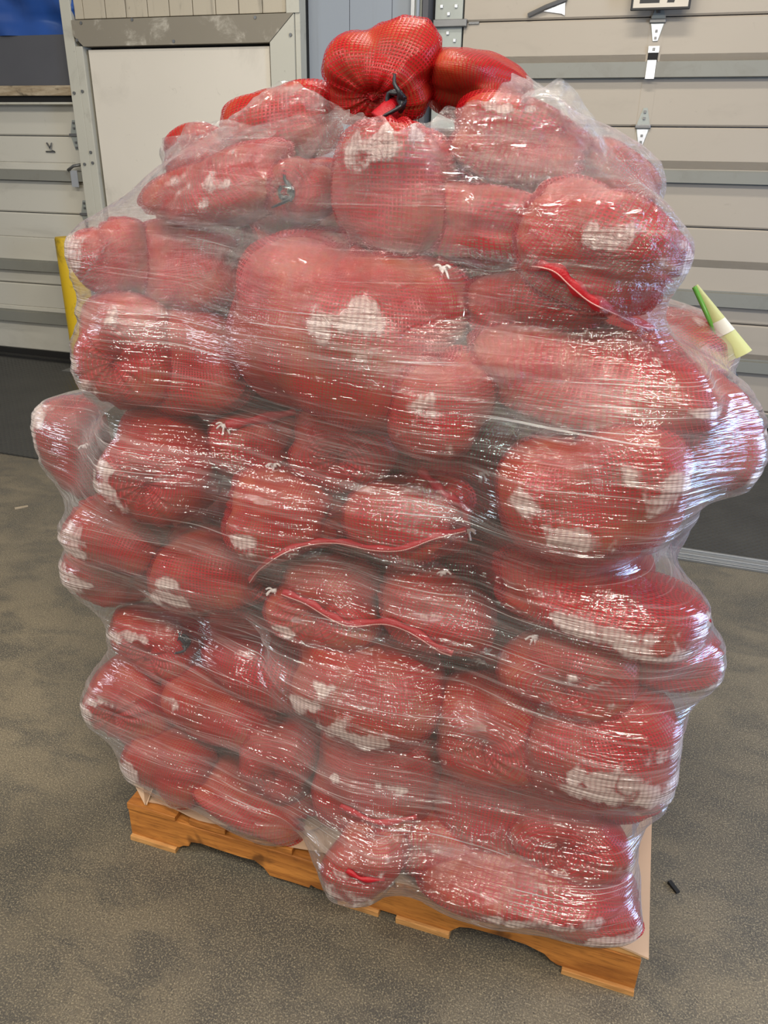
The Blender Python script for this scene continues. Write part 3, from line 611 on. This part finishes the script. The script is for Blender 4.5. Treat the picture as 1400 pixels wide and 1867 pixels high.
# ------------------------------------------------------------------ hems, ties, strings
AV = np.concatenate(allV); AF = np.concatenate(allF)
bvh = BVHTree.FromPolygons([Vector(v) for v in AV], [tuple(int(i) for i in f) for f in AF])
LAST = [1.3]
def on_sacks(px, py, Y, lift=0.004):      # a point lying on the front of the piled sacks
    d = ray(px, py).normalized(); hit = bvh.ray_cast(CAM, d)
    if hit[0] is not None and hit[0].y < Y + 0.45: LAST[0] = hit[3]
    return CAM + d * (LAST[0] - lift)
def ribbon(parent, pts, Y, wpx, name='hem', thread=True, twist=0.0):
    Q = spline([(x, y, 0) for x, y in pts], 3); D_ = [(on_sacks(q[0], q[1], Y, 0.010) - CAM).length for q in Q]; m_ = len(D_)
    D_ = [min(D_[max(0, i - 1):i + 2]) for i in range(m_)]
    for _ in range(3): D_ = [sum(D_[max(0, i - 1):i + 2]) / len(D_[max(0, i - 1):i + 2]) for i in range(m_)]
    P = spline([CAM + ray(q[0], q[1]).normalized() * d_ for q, d_ in zip(Q, D_)], 3); n = len(P); V = []; F = []
    for i, p in enumerate(P):
        t = (P[min(i + 1, n - 1)] - P[max(i - 1, 0)]).normalized(); nr = Vector((0, -1, 0.25)).normalized(); s = t.cross(nr).normalized()
        wv = wpx * (0.8 + 0.25 * math.sin(i * 0.7)); fz = 0.004 * math.sin(i * 1.1)
        for a, b in ((-1, 0), (-0.3, 0.003), (0.3, 0.002), (1, 0.0)): V.append(p + s * a * wv + nr * b)
        for a in (1, -1): V.append(p + s * a * wv - nr * 0.003)
    for i in range(n - 1):
        for j in range(6): F.append((i * 6 + j, i * 6 + (j + 1) % 6, (i + 1) * 6 + (j + 1) % 6, (i + 1) * 6 + j))
    F += [tuple(range(5, -1, -1)), tuple((n - 1) * 6 + j for j in range(6))]
    o = mesh(name, V, F, MT['hem'], parent, True)
    if thread:
        mb = MB()
        for i in range(0, n - 1):
            nr = Vector((0, -1, 0.25)).normalized(); t = (P[i + 1] - P[i]); s = t.normalized().cross(nr).normalized(); fz = 0.004 * math.sin(i * 1.1)
            for k_ in range(2):
                a = P[i] + t * (k_ * 0.5) + nr * 0.0042 + s * 0.35 * wpx; mb.tube([a, a + t * 0.34], 0.0011, 5)
        mb.build('stitching', MT['stitch'], o)
    return o
def string(parent, px, py, Y, s=0.02, seed=0):
    r = random.Random(seed); mb = MB(); c = on_sacks(px, py, Y, 0.008)
    for k_ in range(4):
        d = Vector((r.uniform(-1, 1), -0.2, r.uniform(-1, 0.4))).normalized() * s
        mb.tube(spline([c, c + d * 0.5 + Vector((0, 0, s * 0.3)), c + d], 4), 0.0020, 6)
    mb.tube([c + Vector((-0.005, 0, 0)), c + Vector((0.005, 0, 0.003))], 0.0045, 8)
    return mb.build('string_end', MT['string'], parent, True)
def tie(parent, c, s=1.0, tail=None):
    mb = MB()
    for k_, z in enumerate((-0.007, 0.0, 0.008)):
        mb.tube([c + Vector((math.cos(a) * 0.017 * s, z * s * 1.2, math.sin(a) * 0.017 * s + 0.004 * math.sin(a * 3 + k_) * s)) for a in np.linspace(0, 6.283, 18)], 0.0048 * s, 8)
    mb.tube(spline([c + Vector((0.010, -0.01, 0)) * s, c + Vector((0.014, -0.02, 0.012)) * s, c + Vector((0.003, -0.022, 0.030)) * s, c + Vector((0.002, -0.020, 0.048)) * s], 5), 0.0068 * s, 8, lambda t: 1.0 - 0.55 * t)
    mb.tube(spline([c + Vector((0.010, -0.01, 0)) * s, c + Vector((0.018, -0.026, -0.012)) * s, c + Vector((-0.008, -0.030, -0.026)) * s, c + Vector((-0.030, -0.028, -0.034)) * s], 5), 0.0058 * s, 8, lambda t: 1.0 - 0.6 * t)
    return mb.build('black_tie', MT['tie'], parent, True)
# knot of the topmost sack, with the gathered tuft below it
c = at(722, 184, 0.145); tie(SK[0], c, 0.75)
mb = MB(); mb.tube(spline([at(716, 172, 0.21), at(716, 186, 0.165), at(710, 202, 0.145), at(698, 222, 0.14)], 6), 0.014, 14, lambda t: 0.8 + 1.3 * abs(t - 0.35)); mb.build('gathered_tuft', MT['hem'], SK[0], True)
tie(SK[7], on_sacks(525, 350, 0.1, 0.0), 0.7); tie(SK[36], on_sacks(335, 1170, 0.05, 0.0), 0.7); tie(SK[20], on_sacks(1333, 695, 0.1, 0.0), 0.7)
ribbon(SK[9], [(800, 470), (850, 478), (900, 492), (960, 482), (1010, 490), (1045, 520), (1080, 548), (1130, 572), (1170, 592), (1210, 596)], -0.075, 0.010)
ribbon(SK[24], [(455, 1060), (475, 1035), (520, 1005), (570, 990), (620, 988), (680, 1000), (735, 1000), (790, 980), (850, 965)], -0.07, 0.007)
ribbon(SK[31], [(515, 1080), (560, 1098), (600, 1122), (640, 1138), (700, 1134), (750, 1150), (800, 1182), (825, 1192)], -0.055, 0.009)
ribbon(SK[14], [(765, 855), (790, 880), (815, 905), (845, 925), (848, 950)], -0.075, 0.009, thread=False)
ribbon(SK[13], [(412, 775), (470, 765), (540, 750)], -0.06, 0.010, thread=False)
ribbon(SK[42], [(620, 1470), (690, 1500), (760, 1490)], -0.05, 0.008, thread=False)
ribbon(SK[50], [(632, 1588), (662, 1604), (702, 1604)], -0.04, 0.007, thread=False)
for i, (sk, x, y, Y) in enumerate(((14, 878, 865, -0.08), (9, 808, 492, -0.06), (24, 852, 970, -0.075), (31, 500, 1078, -0.05), (30, 808, 1045, -0.075), (27, 155, 815, 0.1), (24, 500, 850, -0.04), (34, 975, 1163, -0.06), (32, 880, 1208, -0.04), (13, 410, 778, -0.05))):
    string(SK[sk], x, y, Y, 0.017, i)

# ------------------------------------------------------------------ stretch film
CX, CY = 0.61, 0.45
NT = 720; dz = 0.012
zt = np.arange(0.10, 1.80, dz); TH = np.arange(NT) / NT * 2 * math.pi
dirs = np.stack([np.cos(TH), np.sin(TH)], -1)
def hull2(P):
    P = P[np.lexsort((P[:, 1], P[:, 0]))]
    def half(it):
        h = []
        for p in it:
            while len(h) > 1 and (h[-1][0] - h[-2][0]) * (p[1] - h[-2][1]) - (h[-1][1] - h[-2][1]) * (p[0] - h[-2][0]) <= 0: h.pop()
            h.append(p)
        return h
    a = half(P); b = half(P[::-1]); return np.array(a[:-1] + b[:-1])
RR = np.zeros((len(zt), NT)); RAW = np.zeros((len(zt), NT))
RING = np.array([(0.24 * math.cos(a), 0.16 * math.sin(a)) for a in np.linspace(0, 6.28, 24, endpoint=False)])
XY = AV[:, :2] - np.array([CX, CY]); ang = np.arctan2(XY[:, 1], XY[:, 0]) % (2 * math.pi); rad_ = np.hypot(XY[:, 0], XY[:, 1])
for i, z in enumerate(zt):
    m = np.abs(AV[:, 2] - z) < 0.016
    if m.sum() < 20: RR[i] = RR[i - 1]; RAW[i] = RAW[i - 1]; continue
    bi = (ang[m] / (2 * math.pi) * NT).astype(int) % NT; np.maximum.at(RAW[i], bi, rad_[m])
    H = hull2(np.concatenate([XY[m], RING])); n = len(H)
    A0 = H; A1 = np.roll(H, -1, 0); e = A1 - A0
    best = np.full(NT, 1e9)
    nrm = np.stack([e[:, 1], -e[:, 0]], -1); dn = (A0 * nrm).sum(-1)
    den = dirs @ nrm.T; r_ = np.where(den > 1e-9, dn[None] / np.where(den > 1e-9, den, 1), 1e9); RR[i] = r_.min(1)
def sm(a, s, axis, wrap):
    k_ = int(3 * s); x = np.arange(-k_, k_ + 1); g_ = np.exp(-x * x / (2 * s * s)); g_ /= g_.sum(); out = np.zeros_like(a)
    for j, ww in zip(x, g_):
        out += ww * (np.roll(a, j, axis) if wrap else np.take(a, np.clip(np.arange(a.shape[axis]) - j, 0, a.shape[axis] - 1), axis))
    return out
def spread(a, n_):                       # running maximum round the load
    out = a.copy()
    for j in range(1, n_ + 1): out = np.maximum(out, np.maximum(np.roll(a, j, 1), np.roll(a, -j, 1)))
    return out
snug = sm(spread(RAW, 5), 4, 1, True)
film = 0.62 * RR + 0.38 * np.minimum(snug, RR)
for _ in range(3): film = np.maximum(sm(sm(film, 1.6, 0, False), 2.0, 1, True), np.minimum(RAW, RR * 1.0))
film = sm(sm(film, 1.2, 0, False), 1.5, 1, True) + 0.006
def fr(th, z):
    i = np.clip((z - zt[0]) / dz, 0, len(zt) - 1.001); i0 = i.astype(int); fi = i - i0
    j = (th / (2 * math.pi) * NT) % NT; j0 = j.astype(int) % NT; fj = j - np.floor(j); j1 = (j0 + 1) % NT
    return (film[i0, j0] * (1 - fj) + film[i0, j1] * fj) * (1 - fi) + (film[i0 + 1, j0] * (1 - fj) + film[i0 + 1, j1] * fj) * fi
# columns: finer on the camera's side
nc, nr = 1000, 420
s = np.linspace(0, 1, nc, endpoint=False); th = -math.pi / 2 + 0.25 + 2 * math.pi * (s - 0.5) - 0.62 * np.sin(2 * math.pi * (s - 0.5)) * 1.0
rb = fr(th % (2 * math.pi), np.full(nc, 0.5)); xf = CX + rb * np.cos(th); front = np.sin(th) < 0
bx = [-0.2, 0.02, 0.10, 0.25, 0.42, 0.60, 0.75, 0.92, 1.08, 1.16, 1.22, 1.4]; bz = [0.20, 0.20, 0.165, 0.145, 0.128, 0.112, 0.112, 0.118, 0.122, 0.135, 0.15, 0.15]
txx = [-0.2, 0.30, 0.42, 0.54, 0.60, 0.66, 0.72, 0.84, 0.94, 1.02, 1.4]; tz = [1.60, 1.62, 1.64, 1.64, 1.625, 1.615, 1.63, 1.665, 1.69, 1.70, 1.62]
zb = np.where(front, np.interp(xf, bx, bz), 0.15); ztop = np.where(front, np.interp(xf, txx, tz), 1.60)
wv = 0.006 * np.sin(th * 23) + 0.005 * np.sin(th * 57 + 1); zb = sm((zb + wv * 0.4)[None], 4, 1, True)[0]; ztop = sm((ztop + wv)[None], 4, 1, True)[0]
tg = np.linspace(0, 1, nr)
Z = zb[None] + (ztop - zb)[None] * tg[:, None]; T = np.broadcast_to(th, Z.shape)
Rf = fr(T % (2 * math.pi), Z)
arc = np.concatenate([[0], np.cumsum(np.hypot(np.diff(rb * np.cos(th)), np.diff(rb * np.sin(th))))]); Uc = np.broadcast_to(arc, Z.shape)
rng = np.random.RandomState(7)
def vnoise(x, y):                        # value noise on a lattice
    G = rng.rand(512, 512); xi = np.floor(x).astype(int); yi = np.floor(y).astype(int); fx = x - xi; fy = y - yi; fx = fx * fx * (3 - 2 * fx); fy = fy * fy * (3 - 2 * fy)
    g_ = lambda a, b: G[a % 512, b % 512]
    return (g_(xi, yi) * (1 - fx) + g_(xi + 1, yi) * fx) * (1 - fy) + (g_(xi, yi + 1) * (1 - fx) + g_(xi + 1, yi + 1) * fx) * fy
V2 = Z + 0.10 * Uc * np.where(Z < 0.6, -1, 0.4) * 0.5
pl = (vnoise(Uc * 2.2 + 5, V2 * 70) - 0.5) * 0.0062 + (vnoise(Uc * 3.5, (Z - 0.06 * Uc) * 130) - 0.5) * 0.0024
ckm = np.clip((Z - 1.36) / 0.14, 0, 1) * 0.75; ckm = np.maximum(ckm, np.exp(-((Z - 1.40) / 0.06) ** 2) * 0.8 * (vnoise(Uc * 3, Z * 9) > 0.35))
ckm = np.maximum(ckm, 0.9 * np.exp(-((Z - 1.285) / 0.035) ** 2) * np.exp(-((xf - 0.86) / 0.14) ** 2)[None] * front[None])
pl += (vnoise(Uc * 40, Z * 40) - 0.5) * 0.009 * ckm
Rf = Rf + pl
PX = CX + Rf * np.cos(T); PY = CY + Rf * np.sin(T); PV = np.stack([PX, PY, Z], -1)
gap = np.empty(nr * nc); flat = PV.reshape(-1, 3)
fm = np.broadcast_to(np.sin(th) < 0.55, Z.shape).ravel()
for i_ in range(nr * nc):
    if fm[i_] and i_ % 1 == 0:
        r = bvh.find_nearest(flat[i_], 0.02); gap[i_] = r[3] if r[0] is not None else 0.02
    else: gap[i_] = 0.02
contact = np.exp(-(gap / 0.0105) ** 2).reshape(nr, nc); contact = sm(sm(contact, 1.5, 0, False), 1.5, 1, True)
idx = np.arange(nr * nc).reshape(nr, nc); nx1 = np.roll(idx, -1, 1)
q = np.stack([idx[:-1], nx1[:-1], nx1[1:], idx[1:]], -1).reshape(-1, 4)
me = bpy.data.meshes.new('film_wrap'); me.vertices.add(nr * nc); me.vertices.foreach_set('co', flat.astype(np.float32).ravel())
me.loops.add(q.size); me.loops.foreach_set('vertex_index', q.ravel().astype(np.int32)); me.polygons.add(len(q)); me.polygons.foreach_set('loop_start', np.arange(0, q.size, 4, dtype=np.int32))
me.polygons.foreach_set('use_smooth', np.ones(len(q), bool)); me.update(calc_edges=True)
uvv = np.stack([np.broadcast_to(arc, Z.shape), Z], -1).reshape(-1, 2)
l = me.uv_layers.new(name='UVMap'); l.data.foreach_set('uv', uvv[q.ravel()].astype(np.float32).ravel())
for nm, arr in (('contact', contact), ('crinkle', ckm)):
    at_ = me.attributes.new(nm, 'FLOAT', 'POINT'); at_.data.foreach_set('value', arr.astype(np.float32).ravel())
me.materials.append(MT['film'])
wrap = empty('stretch_wrap', (CX, CY, 0.12)); tag(wrap, 'clear glossy plastic stretch wrap wound around the stacked red sacks', 'plastic wrap')
link('film', me, None, wrap)
def flap(pts_px, Y, seed, bulge=0.05, name='loose_fold'):
    # a crumpled free corner of film: a fan grid between a lower and an upper outline
    lo, hi = pts_px; n, m_ = 60, 34; r = random.Random(seed)
    L = spline([at(x, y, Y) for x, y in lo], 20); H = spline([at(x, y, Y + 0.02) for x, y in hi], 20); V = []; ck = []
    for j in range(m_):
        t = j / (m_ - 1)
        for i in range(n):
            a = L[int(i / (n - 1) * (len(L) - 1))]; b = H[int(i / (n - 1) * (len(H) - 1))]; p = a.lerp(b, t)
            y = -bulge * math.sin(math.pi * t * 0.9 + 0.2) + 0.030 * (abs(noise.noise(Vector((p.x * 18, p.z * 18, seed)))) + 0.6 * abs(noise.noise(Vector((p.x * 45, p.z * 45, seed + 4)))))
            V.append((p.x, p.y + y, p.z + 0.006 * noise.noise(Vector((p.x * 30, p.z * 30, seed + 9)))))
    F = [(j * n + i, j * n + i + 1, (j + 1) * n + i + 1, (j + 1) * n + i) for j in range(m_ - 1) for i in range(n - 1)]
    o = mesh(name, V, F, MT['film'], wrap, True); me = o.data; l = me.uv_layers.new(name='UVMap')
    for lp in me.loops: v = me.vertices[lp.vertex_index].co; l.data[lp.index].uv = (v.x, v.z)
    for nm, vv in (('contact', 0.0), ('crinkle', 0.75)):
        a_ = me.attributes.new(nm, 'FLOAT', 'POINT'); a_.data.foreach_set('value', [vv] * len(V))
    return o
flap(([(425, 240), (500, 235), (580, 225), (690, 232)], [(432, 205), (470, 170), (512, 140), (560, 160), (640, 205), (690, 224)]), 0.13, 1, 0.03)
flap(([(860, 225), (960, 215), (1050, 250), (1105, 300)], [(880, 205), (975, 165), (1022, 146), (1070, 195), (1108, 265)]), 0.12, 2, 0.03)
flap(([(300, 300), (360, 285), (430, 290), (500, 300)], [(305, 265), (345, 225), (390, 218), (450, 225), (500, 235)]), 0.16, 3, 0.02)

# ------------------------------------------------------------------ tag sticking out at the right
tg_ = empty('paper_tag', at(1310, 580, 0.34)); tag(tg_, 'curled pale green paper tag sticking out of the wrap at the right', 'tag')
a0, a1 = at(1268, 520, 0.34), at(1345, 645, 0.34); ax = (a1 - a0); sd = Vector((0.80, -0.2, 0.55)).normalized()
def curl(u0, u1, mat, name, lift=0.0):
    V = []; F = []; nu, nv = 10, 10
    for side in (0, 1):
        for j in range(nv):
            for i in range(nu):
                u = u0 + (u1 - u0) * i / (nu - 1); th_ = -0.9 + 1.8 * j / (nv - 1); wdt = 0.005 + 0.025 * u
                p = a0 + ax * u + sd * math.sin(th_) * wdt + Vector((0, -1, 0)) * (math.cos(th_) * wdt + lift - side * 0.0012); V.append(p)
    n = nu * nv
    for s_ in (0, 1):
        for j in range(nv - 1):
            for i in range(nu - 1): a = s_ * n + j * nu + i; F.append((a, a + 1, a + nu + 1, a + nu) if s_ else (a, a + nu, a + nu + 1, a + 1))
    return mesh(name, V, F, MT[mat], tg_, True)
curl(0.0, 1.0, 'tagyel', 'paper'); curl(0.50, 0.68, 'tagwhite', 'white_band', 0.0015)
V = []
g_ = MB().tube([a0 - sd * 0.003 + Vector((0, -0.012, 0)), a0 + ax * 0.5 - sd * 0.011 + Vector((0, -0.014, 0)), a1 - sd * 0.020 + Vector((0, -0.016, 0))], 0.004, 8).build('green_edge', MT['taggreen'], tg_, True)
